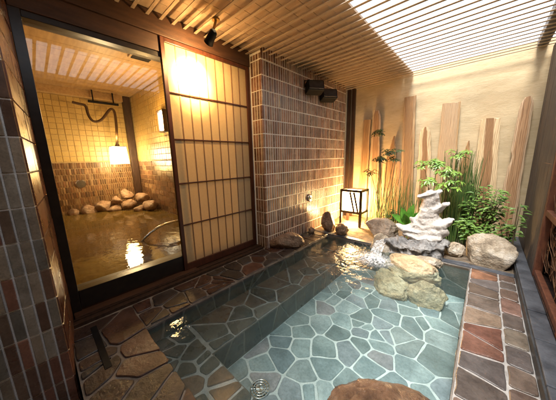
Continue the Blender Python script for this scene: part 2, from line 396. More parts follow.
def blobs(chains, voxel, name, m, parent=None, rough=.02, seed=1, nscale=7):
    bm = bmesh.new()
    for pts in chains:
        for i in range(len(pts) - 1):
            (a, ra), (b, rb) = pts[i], pts[i + 1]; a = Vector(a); b = Vector(b)
            k = max(2, int((b - a).length / (min(ra[0], rb[0]) * .5)) + 1)
            for q in range(k + 1):
                f = q / k; p = a.lerp(b, f); r_ = [ra[j] * (1 - f) + rb[j] * f for j in range(3)]
                mat = Matrix.Translation(p) @ Matrix.Diagonal((*r_, 1))
                bmesh.ops.create_icosphere(bm, subdivisions=2, radius=1, matrix=mat)
    me = bpy.data.meshes.new(name + '_tmp'); bm.to_mesh(me); bm.free()
    o = bpy.data.objects.new(name + '_tmp', me); COL.objects.link(o)
    md = o.modifiers.new('r', 'REMESH'); md.mode = 'VOXEL'; md.voxel_size = voxel
    dg = bpy.context.evaluated_depsgraph_get(); me2 = bpy.data.meshes.new_from_object(o.evaluated_get(dg))
    bpy.data.objects.remove(o)
    bm = bmesh.new(); bm.from_mesh(me2); bmesh.ops.smooth_vert(bm, verts=bm.verts[:], factor=.5, use_axis_x=True, use_axis_y=True, use_axis_z=True); bm.normal_update()
    off = Vector((seed, seed * 2, seed * 3))
    for v in bm.verts:
        d = noise.fractal(v.co * nscale + off, 1, 2.1, 4) * rough - abs(noise.noise(v.co * nscale * 1.6 + off)) * rough * 1.3
        v.co += v.normal * d
    return from_bm(bm, name, m, parent)
def leaf_quad(mb, base, tip, up, width, droop=.0, fold=.15, segs=4, shape=1.0):
    base = Vector(base); tip = Vector(tip); d = tip - base; L = d.length
    if L < 1e-5: return
    side = d.cross(up).normalized(); upn = side.cross(d).normalized(); vs = []
    for i in range(segs + 1):
        f = i / segs; w = width * math.sin(math.pi * min(.995, max(.03, f ** shape))) * .5 + .0004
        c = base + d * f - Vector((0, 0, 1)) * droop * L * f * f
        vs += [c - side * w + upn * w * fold * 2, c, c + side * w + upn * w * fold * 2]
    fs = []
    for i in range(segs): a = i * 3; fs += [(a, a + 1, a + 4, a + 3), (a + 1, a + 2, a + 5, a + 4)]
    mb.add(vs, fs, smooth=True)

# ================================================================== SETTING
g = MB(); g.add([(-300, -300, -.9), (300, -300, -.9), (300, 300, -.9), (-300, 300, -.9)], [(0, 1, 2, 3)]); struct(g.build('ground', 'ground'))
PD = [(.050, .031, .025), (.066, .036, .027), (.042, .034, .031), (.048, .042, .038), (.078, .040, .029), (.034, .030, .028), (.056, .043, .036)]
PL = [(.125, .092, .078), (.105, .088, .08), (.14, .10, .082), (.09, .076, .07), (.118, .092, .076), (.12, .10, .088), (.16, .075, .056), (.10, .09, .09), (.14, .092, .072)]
PB = [(.13, .09, .065), (.10, .085, .072), (.155, .10, .07), (.085, .085, .08), (.115, .10, .085)]
PF = [(.24, .28, .28), (.30, .34, .33), (.20, .235, .25), (.34, .37, .36), (.25, .26, .27), (.28, .30, .29), (.31, .27, .27), (.22, .25, .24)]
WL = -.038
# stone deck round the pool: slab + paving
dk = MB()
dk.box((-2.02, -.005, -.75), (-1.645, 2.88, -.006)); dk.box((-1.645, -.005, -.75), (.31, .35, -.006)); dk.box((0, .35, -.75), (.31, 2.88, -.006))
struct(dk.build('stone_deck', 'grout_dark'))
ps = MB(); fz = lambda u, v, h: (u, v, h - .006)
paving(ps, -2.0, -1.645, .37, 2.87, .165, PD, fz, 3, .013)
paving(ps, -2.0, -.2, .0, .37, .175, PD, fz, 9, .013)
struct(ps.build('deck_paving', 'deck_stone'))
# right ledge has its own light grout
lg = MB(); lg.box((-.198, 0, -.006), (.31, .35, -.003)); lg.box((0, .351, -.006), (.31, 2.88, -.003)); struct(lg.build('ledge_bed', 'grout'))
pr = MB(); fz2 = lambda u, v, h: (u, v, h - .003); rs = random.Random(5)
y = .0; sa = []; sb = []
while y < 2.86: st = rs.uniform(.13, .24); sa.append((.098 + rs.uniform(-.045, .045), y + st / 2)); y += st
y = .0
while y < 2.86: st = rs.uniform(.11, .24); sb.append((.253 + rs.uniform(-.022, .022), y + st / 2)); y += st
def dye(seq, y, c):
    i = min(range(len(seq)), key=lambda q: abs(seq[q][1] - y)); seq[i] = (seq[i][0], seq[i][1], c)
dye(sa, 1.72, (.15, .075, .055)); dye(sa, 2.72, (.25, .13, .08)); dye(sb, 2.3, (.19, .12, .10)); dye(sa, 2.1, (.22, .17, .13)); dye(sb, 1.95, (.16, .14, .115))
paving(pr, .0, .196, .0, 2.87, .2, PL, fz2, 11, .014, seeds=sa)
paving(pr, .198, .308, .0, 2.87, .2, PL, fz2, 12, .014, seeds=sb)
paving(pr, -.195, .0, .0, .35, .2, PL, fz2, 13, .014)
struct(pr.build('ledge_paving', 'deck_stone'))
# lower floor in front of the pillar and behind the viewer
lf = MB(); lf.box((-2.2, -1.3, -.34), (.5, -.01, -.30)); struct(lf.build('lower_floor', 'slate'))

# pool basin
PZ = [(.085, .075, .065), (.065, .065, .06), (.10, .08, .06), (.07, .07, .07)]
pool = thing('bath_pool', 'sunken outdoor hot spring pool lined with pale blue grey crazy paving and white joints', 'bath', (-.8, 1.6, -.4))
b = MB(); FZ = -.37; BZ = -.16
b.box((-1.645, .35, -.75), (0, 2.88, FZ)); b.build('pool_floor', 'grout_pool', pool)
b = MB(); paving(b, -1.24, -.005, .65, 2.875, .172, PF, lambda u, v, h: (u, v, FZ + h - .002), 21, .0125); b.build('floor_paving', 'pool_stone', pool)
b = MB(); b.box((-1.643, .352, FZ + .001), (-1.25, 2.878, BZ)); b.box((-1.249, .352, FZ + .001), (-.002, .635, BZ)); b.build('bench_step', 'grout', pool)
b = MB(); paving(b, -1.64, -1.248, .66, 2.87, .16, PB, lambda u, v, h: (u, v, BZ + h - .002), 22, .014); paving(b, -1.64, -.01, .36, .642, .165, PB, lambda u, v, h: (u, v, BZ + h - .002), 23, .014)
b.build('bench_paving', 'deck_stone', pool)
b = MB()
b.box((-1.642, 2.872, FZ), (-.003, 2.879, -.008)); b.box((-.0075, .352, FZ), (-.0005, 2.871, -.012)); b.box((-1.6445, .353, FZ), (-1.638, 2.871, -.012)); b.box((-1.637, .3505, FZ), (-.008, .357, -.012))
b.box((-1.249, .637, FZ + .003), (-1.243, 2.87, BZ - .001)); b.box((-1.242, .636, FZ + .003), (-.009, .642, BZ - .001))
b.build('side_lining', 'grout_dark', pool)
b = MB()
paving(b, .352, 2.87, BZ, -.014, .15, PZ, lambda u, v, h: (-1.638 + h - .002, u, v), 61, .012, h=.006); b.build('riser_paving', 'deck_stone', pool); b = MB()
paving(b, .652, 2.87, FZ + .01, BZ - .002, .16, PZ, lambda u, v, h: (-1.243 + h - .002, u, v), 62, .012, h=.006)
paving(b, -1.24, -.01, FZ + .01, BZ - .002, .16, PZ, lambda u, v, h: (u, .642 + h - .002, v), 63, .012, h=.006)
paving(b, -1.24, -.01, FZ + .01, -.01, .2, PZ, lambda u, v, h: (u, 2.872 - h + .002, v), 64, .012, h=.006)
paving(b, .66, 2.87, FZ + .01, -.014, .2, PZ, lambda u, v, h: (-.0075 - h + .002, u, v), 65, .012, h=.006)
b.build('riser_paving', 'deck_stone', pool)
# pool water
w = MB(); nx, ny = 66, 100; vs = []
for j in range(ny + 1):
    for i in range(nx + 1):
        x = -1.637 + 1.628 * i / nx; y = .358 + 2.513 * j / ny; r_ = math.hypot(x + .84, y - 2.45)
        z = WL + .0035 * math.sin(r_ * 46) * math.exp(-r_ * 2.2) + .0035 * noise.noise(Vector((x * 6, y * 6, 0)))
        vs.append((x, y, z))
w.add(vs, [(j * (nx + 1) + i, j * (nx + 1) + i + 1, (j + 1) * (nx + 1) + i + 1, (j + 1) * (nx + 1) + i) for j in range(ny) for i in range(nx)], smooth=True)
struct(w.build('pool_water', 'pool_water', norm=False))
# planting bed beyond the pool
pb = MB(); n = 50; vs = []
for j in range(n + 1):
    for i in range(n + 1):
        x = -1.95 + 2.27 * i / n; y = 2.965 + 1.19 * j / n
        vs.append((x, y, .0 + .02 * noise.fractal(Vector((x * 4, y * 4, 2)), 1, 2, 4) + .03 * (j / n)))
pb.add(vs, [(j * (n + 1) + i, j * (n + 1) + i + 1, (j + 1) * (n + 1) + i + 1, (j + 1) * (n + 1) + i) for j in range(n) for i in range(n)], smooth=True)
struct(pb.build('planting_bed', 'soil'))
kb = MB(); kb.box((-1.95, 2.881, -.5), (.308, 2.96, .006), bev=.006); tag(kb.build('stone_edging', 'slate'), 'narrow dark slate edging between the far end of the pool and the planting bed', 'edging')
k = thing('stone_kerb', 'raised dark blue slate kerb running along the foot of the right hand fence', 'kerb', (.36, 2, 0))
kk = MB(); yy = -.3; rr = random.Random(3)
while yy < 4.05:
    L = rr.uniform(.22, .4); kk.box((.318, yy + .003, -.3), (.405, min(yy + L, 4.1) - .003, .078 + rr.uniform(-.002, .002)), bev=.006); yy += L
kk.build('coping_stone', 'slate', k)
kk = MB(); kk.box((.309, -.3, -.3), (.3175, 4.1, .06)); kk.build('kerb_face', 'slate_side', k)

# ------------------------------------------------------------------ walls
fw = MB(); fw.box((-2.3, 4.14, -.4), (.9, 4.30, 2.40)); tag(fw.build('stucco_wall', 'stucco'), 'beige trowelled plaster wall at the far end behind the driftwood planks', 'wall')
bw = MB(); bw.box((-2.3, -1.42, -.4), (.9, -1.30, 2.42)); tag(bw.build('added_near_wall', 'stucco'), 'plain plaster wall added out of view at the near end to limit light from behind', 'wall')  # unseen wall, added so less open light comes in from behind
PT = [(.23, .115, .07), (.18, .092, .06), (.27, .14, .088), (.19, .125, .09), (.26, .175, .12), (.13, .068, .046), (.30, .19, .13)]
tw = thing('tiled_wall', 'brown and plum vertical strip tile wall beside the sliding door and floor lantern', 'wall', (-2.0, 2.9, 0))
b = MB(); b.box((-2.14, 1.885, -.1), (-1.963, 3.95, 2.42)); b.box((-2.30, 1.868, -.1), (-2.141, 3.95, 2.42)); b.box((-2.30, 1.60, -.1), (-2.245, 1.867, 2.42)); b.build('wall_core', 'grout_tile', tw)
b = MB(); tiles(b, 1.88, 3.95, 0.0, 2.24, .0415, .160, .0115, PT, lambda u, v, h: (-1.963 + h * .6, u, v), 31)
tiles(b, 1.88, 3.95, 2.243, 2.40, .0415, .160, .0115, PT, lambda u, v, h: (-1.963 + h * .6, u, v), 32)
tiles(b, -2.135, -1.958, 0.0, 2.24, .0443, .160, .010, PT, lambda u, v, h: (u, 1.885 - h * .6, v), 33); tiles(b, -2.135, -1.958, 2.243, 2.31, .0443, .160, .010, PT, lambda u, v, h: (u, 1.885 - h * .6, v), 34)
b.build('strip_tile', 'tile', tw)
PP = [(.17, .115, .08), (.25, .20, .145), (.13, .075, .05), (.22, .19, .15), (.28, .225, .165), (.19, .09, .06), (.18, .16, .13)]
tp = thing('tiled_pillar', 'foreground pillar faced with dark brown and olive tiles and white joints left of the window', 'pillar', (-1.8, -.4, 0))
b = MB(); b.add([(-1.573, -.7, -.3), (-1.573, -.023, -.3), (-2.2, .030, -.3), (-2.2, -.7, -.3), (-1.573, -.7, 2.42), (-1.573, -.023, 2.42), (-2.2, .030, 2.42), (-2.2, -.7, 2.42)],
      [(0, 1, 5, 4), (1, 2, 6, 5), (2, 3, 7, 6), (3, 0, 4, 7), (0, 3, 2, 1), (4, 5, 6, 7)]); b.build('pillar_core', 'grout_white', tp)
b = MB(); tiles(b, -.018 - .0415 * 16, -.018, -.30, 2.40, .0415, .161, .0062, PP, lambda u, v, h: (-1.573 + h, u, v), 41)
dd = Vector((-2.15 + 1.573, .028 + .023, 0)); Ld = dd.length; dd.normalize(); nn = Vector((-dd.y, dd.x, 0)) * -1
if nn.y < 0: nn = -nn
def side(u, v, h): p = Vector((-1.573, -.0225, 0)) + dd * u + nn * h; return (p.x, p.y, v)
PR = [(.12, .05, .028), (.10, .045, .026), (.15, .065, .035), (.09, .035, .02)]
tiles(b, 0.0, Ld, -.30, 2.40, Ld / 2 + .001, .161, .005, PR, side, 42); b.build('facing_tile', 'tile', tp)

# posts in the far corner
for x0, x1, lab in ((-1.955, -1.900, 'dark square timber post against the end of the tiled wall'), (-1.868, -1.815, 'dark square timber post against the plaster wall, just right of its twin')):
    b = MB(); b.box((x0, 3.99, 0), (x1, 4.05, 2.31), bev=.003); tag(b.build('timber_post', 'dark_wood'), lab, 'post')

# ------------------------------------------------------------------ ceiling
cl = thing('slatted_ceiling', 'open ceiling of thin parallel timber slats over the bath, boarded above on the left side', 'ceiling', (-.8, 1.5, 2.31))
b = MB(); y = -1.25; rr = random.Random(8)
while y < 4.12:
    b.box((-2.13, y, 2.31 + rr.uniform(0, .002)), (.9, y + .026, 2.317), bev=.0015); y += .102
b.build('slats', 'slat', cl)
b = MB(); x = -2.28; 
while x < -1.02:
    b.box((x + .002, -1.4, 2.368), (x + .13, 4.13, 2.388)); x += .132
b.build('roof_boards', 'roof_board', cl)
for nm, x0, x1 in (('ceiling_beam', .285, .37),):
    b = MB(); b.box((x0, -1.29, 2.3285), (x1, 4.135, 2.42 if nm == 'ceiling_beam' else 2.367), bev=.003); b.build(nm, 'beam_grey', cl)
b = MB(); b.box((-2.6, -.62, 2.43), (-1.12, 4.25, 2.50)); b.box((-2.6, -1.5, 2.43), (1.0, -.622, 2.50)); tag(b.build('roof_and_shade_slab', 'slate_side'), 'dark flat roof on the left above the slats, with an added near slab blocking daylight', 'roof')  # left slab is the roof; unseen near slab is added to cut daylight

# ------------------------------------------------------------------ facade: lintel, window, door
b = MB(); b.box((-2.24, .04, 2.195), (-2.135, 1.875, 2.36), bev=.004); b.box((-2.24, .04, 2.07), (-2.15, .885, 2.194), bev=.003); tag(b.build('timber_lintel', 'lintel'), 'heavy dark timber lintel above the window and sliding door', 'lintel')
wn = thing('fixed_window', 'large black framed window looking into the orange lit indoor bath', 'window', (-2.2, .5, 0))
b = MB(); b.box((-2.235, .035, .04), (-2.15, .088, 2.069), bev=.003); b.box((-2.235, .089, .06), (-2.15, .884, .205), bev=.003); b.box((-2.235, .8845, .06), (-2.175, 1.0, .205)); b.box((-2.235, .089, 2.03), (-2.16, 1.0, 2.069), bev=.003); b.box((-2.235, .95, .206), (-2.195, 1.0, 2.029)); b.build('window_frame', 'black_frame', wn)
b = MB(); b.box((-2.206, .086, .2), (-2.200, .955, 2.035)); b.build('window_pane', 'glass', wn)
b = MB(); b.box((-2.16, .04, -.005), (-2.075, 1.0, .045), bev=.003); b.box((-2.24, .04, -.005), (-2.161, 1.0, .058), bev=.003); b.build('window_sill', 'lintel', wn)
b = MB(); b.box((-2.074, .02, -.01), (-2.02, 1.875, .022), bev=.003); b.box((-2.21, 1.001, -.01), (-2.075, 1.875, .028), bev=.003)
b.box((-2.075, .03, .0225), (-2.062, 1.87, .034)); tag(b.build('door_track', 'dark_wood'), 'dark grooved threshold rail under the sliding door and window', 'threshold')

D0, D1, DX = .885, 1.862, -2.15
dr = thing('sliding_door', 'shoji style sliding door with red brown frame and glowing paper panels', 'door', (DX, 1.37, .03))
for y0, y1 in ((D0, D0 + .035), (D1 - .045, D1)): MB().box((DX - .02, y0, .035), (DX + .016, y1, 2.19), bev=.003).build('door_stile', 'red_wood', dr)
for z0, z1 in ((.036, .11), (2.155, 2.19)): MB().box((DX - .018, D0 + .036, z0), (DX + .014, D1 - .046, z1), bev=.003).build('door_rail', 'red_wood', dr)
for z in (.515, .93, 1.345, 1.755): MB().box((DX - .010, D0 + .036, z - .0065), (DX + .007, D1 - .046, z + .0065), bev=.002).build('muntin_bar', 'red_wood', dr)
b = MB(); n = 9
for i in range(1, n): yv = D0 + .035 + (D1 - D0 - .08) * i / n; b.box((DX - .0054, yv - .0055, .11), (DX - .0015, yv + .0055, 2.155))
b.build('lattice_strip', 'lattice_pale', dr)
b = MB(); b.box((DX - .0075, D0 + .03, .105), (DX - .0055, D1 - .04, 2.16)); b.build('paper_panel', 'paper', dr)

# ceiling spotlight in front of the door
sp = thing('ceiling_spotlight', 'small black spotlight with brass arm under the slats above the sliding door', 'spotlight', (-1.79, 1.22, 2.3))
b = MB(); b.tube([(-1.79, 1.22, 2.30), (-1.785, 1.19, 2.22), (-1.77, 1.155, 2.165)], .011, 10); b.tube([(-1.79, 1.22, 2.293), (-1.79, 1.22, 2.3095)], .032, 16); b.build('spotlight_arm', 'brass', sp)
hp = Vector((-1.77, 1.15, 2.14)); hd = Vector((-2.15, 1.165, 1.93)) - hp; hd.normalize()
b = MB(); b.tube([hp - hd * .06, hp - hd * .045, hp + hd * .03, hp + hd * .055], [.018, .03, .034, .040], 18, caps=False); sh = b.build('spotlight_head', 'black', sp)
b = MB(); b.tube([hp + hd * .030, hp + hd * .034], .028, 18); b.build('spotlight_bulb', 'spot_glow', sh)
def light(name, kind, loc, e, col=WARM, rad=.03, to=None, size=60, blend=.6):
    d = bpy.data.lights.new(name, kind); d.energy = e; d.color = col; d.shadow_soft_size = rad
    if kind == 'SPOT': d.spot_size = R(size); d.spot_blend = blend
    o = bpy.data.objects.new(name, d); COL.objects.link(o); o.location = loc
    if to: o.rotation_euler = (Vector(to) - Vector(loc)).to_track_quat('-Z', 'Y').to_euler()
    return o
light('spotlight_light', 'SPOT', hp + hd * .05, 26, WARM, .02, (-2.15, 1.165, 1.97), 150, 1.0)
light('spotlight_core', 'SPOT', hp + hd * .06, 230, WARM, .02, (-2.15, 1.165, 1.92), 62, 1.0)
light('spotlight_spill', 'POINT', hp + hd * .09 + Vector((.02, 0, -.02)), 5, WARM, .03)

# two black floodlights under the ceiling on the tiled wall
def flood(y, z, yaw, lab):
    t = thing('floodlight', lab, 'floodlight', (-1.86, y, z), 'black floodlights high on the tiled wall')
    m = Matrix.Rotation(yaw, 4, 'Z') @ Matrix.Rotation(R(-14), 4, 'Y') @ Matrix.Scale(1.15, 4)
    b = MB(); b.box((-.075, -.105, -.062), (.06, .105, .062), bev=.014, mat=m)
    for q in range(7): b.box((-.092, -.09 + q * .028, -.05), (-.076, -.082 + q * .028, .05), mat=m)
    b.build('lamp_housing', 'black', t, (0, 0, 0))
    b = MB(); b.box((.0605, -.09, -.048), (.066, .09, .048), bev=.004, mat=m); b.build('front_glass', 'lens_glass', t, (0, 0, 0))
    b = MB(); b.tube([(-.10, 0, .0), (-.08, 0, .075), (0, 0, .085)], .008, 8); b.tube([(-.102, 0, .0), (-.094, 0, 0)], .035, 14); b.tube([m @ Vector((0, -.12, 0)), m @ Vector((0, -.12, .08)), m @ Vector((0, .12, .08)), m @ Vector((0, .12, 0))], .006, 6); b.build('bracket', 'black', t, (0, 0, 0))
flood(2.80, 2.10, R(-35), 'black floodlight high on the tiled wall, the one nearer the sliding door'); flood(3.17, 2.06, R(-35), 'black floodlight high on the tiled wall, the one nearer the corner posts')

# round spout fitting in the tiled wall
sp = thing('wall_fitting', 'round chrome fitting set in the tiled wall beside the lantern', 'fitting', (-1.95, 2.82, .535))
b = MB(); b.tube([(-.006, 0, 0), (.012, 0, 0), (.020, 0, 0), (.014, 0, 0)], [.058, .056, .046, .036], 28, caps=False); b.build('outer_ring', 'steel', sp, (0, 0, 0))
b = MB(); b.tube([(-.004, 0, 0), (.006, 0, 0)], .037, 24); b.build('dark_recess', 'black', sp, (0, 0, 0))
b = MB(); b.tube([(.0, .012, -.004), (.022, .012, -.004), (.03, .012, -.004)], [.016, .014, .006], 16); b.build('nozzle', 'steel', sp, (0, 0, 0))

# ------------------------------------------------------------------ right fence
fe = thing('board_fence', 'weathered dark brown upright boards of the right hand fence next to the plaster wall', 'fence', (.43, 3.5, 0))
b = MB(); y = 2.93
while y < 4.1: b.box((.4065 + rr.uniform(0, .004), y + .002, .0), (.44, min(y + .145, 4.135), 2.30), bev=.003); y += .148
b.build('upright_board', 'weathered', fe)
for z in (.3, 1.9): MB().box((.441, 2.93, z), (.475, 4.13, z + .09)).build('rail', 'weathered', fe)
bf = thing('brushwood_fence', 'reddish brushwood panel in a red brown timber frame on the right', 'fence', (.5, 1.8, 0))
b = MB(); b.box((.50, -1.29, -.3), (.54, 4.13, 2.42)); b.box((.4095, -1.29, -.3), (.499, 2.925, .072)); b.build('backing_panel', 'brush_backing', bf)
for y0 in (2.86, 1.9, .9, -.1, -1.1): MB().box((.409, y0, .0), (.46, y0 + .06, 2.3), bev=.005).build('fence_post', 'fence_red', bf)
for z in (.08, .62, 1.2, 2.2): MB().box((.413, -1.28, z), (.45, 2.859, z + .05), bev=.005).build('fence_rail', 'fence_red', bf)
b = MB(); rr = random.Random(77)
for i in range(1500):
    y0 = rr.uniform(-.3, 2.85) if i % 3 == 0 else rr.uniform(1.2, 2.85); z0 = rr.uniform(.12, 2.2); a = rr.gauss(1.2, .55); L = rr.uniform(.1, .38); x0 = rr.uniform(.45, .50)
    p = Vector((x0, y0, z0)); d = Vector((rr.uniform(-.12, .08), math.cos(a), math.sin(a))) * L
    mid = p + d * .5 + Vector((rr.uniform(-.01, .01), rr.uniform(-.03, .03), rr.uniform(-.03, .03)))
    e = p + d; mid.x = max(.43, mid.x); e.x = max(.43, e.x); e.y = min(2.85, e.y); e.z = max(.1, e.z); r_ = rr.uniform(.0015, .005); b.tube([p, mid, e], [r_, r_ * .8, r_ * .4], 4, caps=False)
o = b.build('brushwood', 'twig', bf); o['kind'] = 'stuff'
b = MB(); b.tube([(.47, 2.7, 1.02), (.44, 2.84, 1.04), (.40, 3.02, 1.045), (.385, 3.15, 1.05)], [.004, .0035, .003, .0015], 5); tag(b.build('loose_twig', 'twig'), 'single pale twig poking out of the brushwood across the dark boards', 'twig')

# ------------------------------------------------------------------ driftwood planks
def plank(lab, b0, b1, t0, t1, top, mat, seed, taper='flat', lean=.0, wob=.012, notch=None, y=4.085):
    rnd = random.Random(seed); n = 26; L = []; Rr = []
    for i in range(n + 1):
        f = i / n; z = top * f
        l = b0 + (t0 - b0) * f + noise.noise(Vector((seed, z * 3.1, 0))) * wob; r_ = b1 + (t1 - b1) * f + noise.noise(Vector((seed + 9, z * 3.1, 0))) * wob
        if notch and abs(z - notch[0]) < notch[1]: l += notch[2] * (1 - abs(z - notch[0]) / notch[1])
        if taper == 'point' and f > .7: k = ((f - .7) / .3) ** 1.3; m = l * .35 + r_ * .65; l += (m - l) * k * .9; r_ += (m - r_) * k * .9
        if taper == 'round' and f > .92: k = ((f - .92) / .08) ** 2 * .3; w_ = r_ - l; l += w_ * k; r_ -= w_ * k
        L.append((l, z)); Rr.append((r_, z))
    topz = [(-1, 0)]
    th = .032; cx = (b0 + b1) / 2
    vs = []; K = 5
    for (l, z), (r_, _) in zip(L, Rr):
        for q in range(K + 1):
            f = q / K; zz = z + (rnd.uniform(-.008, .008) if z == top else 0); ed = .006 if q in (0, K) else 0
            vs.append((l + (r_ - l) * f - cx, -th / 2 + ed + .002 * noise.noise(Vector((f * 3 + seed, z * 4, 1))), zz))
        for q in range(K, -1, -1):
            f = q / K; vs.append((l + (r_ - l) * f - cx, th / 2 - (.004 if q in (0, K) else 0), z))
    m_ = 2 * (K + 1); fs = []
    for i in range(n):
        for q in range(m_): fs.append((i * m_ + q, i * m_ + (q + 1) % m_, (i + 1) * m_ + (q + 1) % m_, (i + 1) * m_ + q))
    fs.append(tuple(range(m_))); fs.append(tuple(n * m_ + q for q in range(m_)))
    mb = MB(); mb.add(vs, fs); o = mb.build('driftwood_plank', mat); at = o.data.attributes.new('across', 'FLOAT', 'POINT'); at.data.foreach_set('value', [q for _ in range(n + 1) for q in [i_ / K for i_ in range(K + 1)] + [i_ / K for i_ in range(K, -1, -1)]]); o.location = (cx, y, 0)
    return tag(o, lab, 'plank', 'driftwood planks standing against the plaster wall')
PM = [plank_mat('plank_red', (.36, .22, .105), (.48, .33, .175), .62), plank_mat('plank_orange', (.42, .26, .14), (.58, .43, .28), .58), plank_mat('plank_pink', (.49, .35, .21), (.47, .31, .155), .70, grain=.6),
      plank_mat('plank_heart', (.31, .18, .085), (.66, .51, .31), .48), plank_mat('plank_pale', (.50, .30, .16), (.62, .46, .30), .62)]
plank('short dark red plank at the left end, just right of the corner posts', -1.72, -1.57, -1.68, -1.55, 1.77, PM[0], 1)
plank('narrow orange brown plank with a curved cut top, second from the left', -1.52, -1.36, -1.52, -1.385, 1.90, PM[1], 2, 'round')
plank('low brown plank half hidden by the dim leafy shrub', -1.335, -1.10, -1.24, -1.10, 1.46, PM[0], 3, 'point')
plank('tallest plank, reddish brown and straight, at the edge of the shade', -.99, -.80, -1.05, -.89, 2.035, PM[0], 4, wob=.006)
plank('rounded top plank with pale edges beside the tallest plank', -.775, -.56, -.80, -.66, 1.55, PM[3], 5, 'round', wob=.016)
plank('wide pinkish grey plank behind the white rock', -.54, -.29, -.545, -.345, 1.85, PM[2], 6, wob=.01)
plank('low pointed brown plank between the pinkish plank and the heartwood plank', -.275, -.13, -.29, -.16, 1.32, PM[0], 7, 'point')
plank('flat topped plank with dark heartwood figure and pale edges', -.09, .175, -.115, .07, 1.585, PM[3], 8, wob=.012)
plank('leaning orange plank with a knotty notch at the right end near the fence', .185, .36, .225, .33, 1.79, PM[1], 9, 'round', notch=(1.07, .07, .035), wob=.03)
plank('low pale plank behind the reeds near the lantern', -1.13, -1.0, -1.10, -1.02, 1.05, PM[4], 10, 'round')

# ------------------------------------------------------------------ floor lantern
ln = thing('floor_lantern', 'glowing square floor lantern with dark wood frame standing beside the tiled wall', 'lantern', (-1.56, 3.55, .02))
X0, X1, Y0, Y1 = -.165, .165, -.13, .13
for x in (X0, X1):
    for y in (Y0, Y1): MB().box((x - .018, y - .018, 0), (x + .018, y + .018, .60), bev=.002).build('leg', 'lantern_wood', ln, (0, 0, 0))
b = MB()
for z in (.21, .563):
    for y in (Y0, Y1): b.box((X0 + .0185, y - .013, z), (X1 - .0185, y + .013, z + .036), bev=.002)
    for x in (X0, X1): b.box((x - .013, Y0 + .0185, z), (x + .013, Y1 - .0185, z + .036), bev=.002)
for q, (xa, xb) in enumerate(((-.03, .045), (.035, .11))):
    b.add([(xa, Y0 - .008, .56), (xa + .03, Y0 - .008, .56), (xb + .03, Y0 - .008, .25), (xb, Y0 - .008, .25), (xa, Y0 + .004, .56), (xa + .03, Y0 + .004, .56), (xb + .03, Y0 + .004, .232), (xb, Y0 + .004, .232)], [(0, 1, 2, 3), (4, 7, 6, 5), (0, 4, 5, 1), (3, 2, 6, 7), (0, 3, 7, 4), (1, 5, 6, 2)])
b.build('lantern_frame', 'lantern_wood', ln, (0, 0, 0))
b = MB(); b.box((X0 + .012, Y0 + .008, .235), (X1 - .012, Y1 - .008, .572)); b.build('lamp_shade', 'lantern_paper', ln, (0, 0, 0))
light('lantern_light', 'POINT', (-1.56, 3.50, .17), 34, WARM, .06)
light('lantern_back_light', 'POINT', (-1.56, 3.76, .45), 17, WARM, .06)

# ------------------------------------------------------------------ rocks
GR = 'rocks round the pool'
rock('squat brown rock on the deck at the foot of the tiled wall', (-1.82, 2.10, .07), (.235, .13, .13), 4, 'rock_brown', cuts=9, rough=.07, rot=.6, group=GR)
rock('upright brown rock between the tiled wall and the lantern', (-1.74, 3.02, .12), (.13, .12, .19), 12, 'rock_brown', group=GR)
rock('smaller rock leaning against the upright brown one left of the lantern', (-1.50, 3.02, .05), (.12, .11, .11), 17, 'rock_brown', group=GR)
rock('tiny stone at the foot of the tiled wall behind the upright rock', (-1.885, 2.78, .03), (.06, .07, .06), 19, 'rock_brown', group=GR, sub=3)
rock('large grey brown boulder right of the lantern behind the splash', (-1.0, 3.25, .09), (.25, .20, .19), 23, 'rock_grey', cuts=9, rough=.07, group=GR)
rock('tan standing rock left of the dark stone bowl', (-.90, 2.90, -.03), (.15, .12, .20), 29, 'rock_tan', group=GR)
rock('broad pale tan slab leaning under the dark bowl in the pool', (-.48, 2.62, -.07), (.31, .19, .135), 33, 'rock_wet', cuts=10, rough=.10, rot=-.35, group=GR)
rock('small wedge stone between the bowl and the broad tan slab', (-.34, 2.74, .0), (.15, .10, .06), 37, 'rock_tan', group=GR)
rock('low yellowish rock lying in the water left of the tan slab', (-.64, 2.50, -.28), (.22, .13, .19), 44, 'rock_wet', cuts=12, rough=.13, group=GR)
rock('yellowish rock lying in the water below the right end of the slab', (-.30, 2.53, -.27), (.20, .13, .20), 48, 'rock_wet', cuts=12, rough=.13, group=GR)
rock('hidden brown rock filling the middle of the stack under the bowl', (-.55, 2.78, -.20), (.34, .14, .18), 49, 'rock_wet', group=GR)
rock('small tan block right of the bowl in front of the reeds', (-.17, 3.12, .07), (.11, .09, .09), 47, 'rock_tan', cuts=14, group=GR)
rock('big pale beige boulder at the right far corner beside the fence', (.115, 3.12, .09), (.235, .17, .225), 55, 'rock_tan', cuts=9, rough=.06, group=GR)
rock('wet reddish brown rock in the foreground at the bottom of the picture', (-.205, .80, -.05), (.35, .23, .20), 61, 'rock_glossy', cuts=8, rough=.12, rot=.7, group=GR)
rock('brown submerged stone under the warm lamplight at the far left of the pool', (-1.38, 2.55, -.2), (.13, .11, .09), 63, 'rock_brown', group=GR)

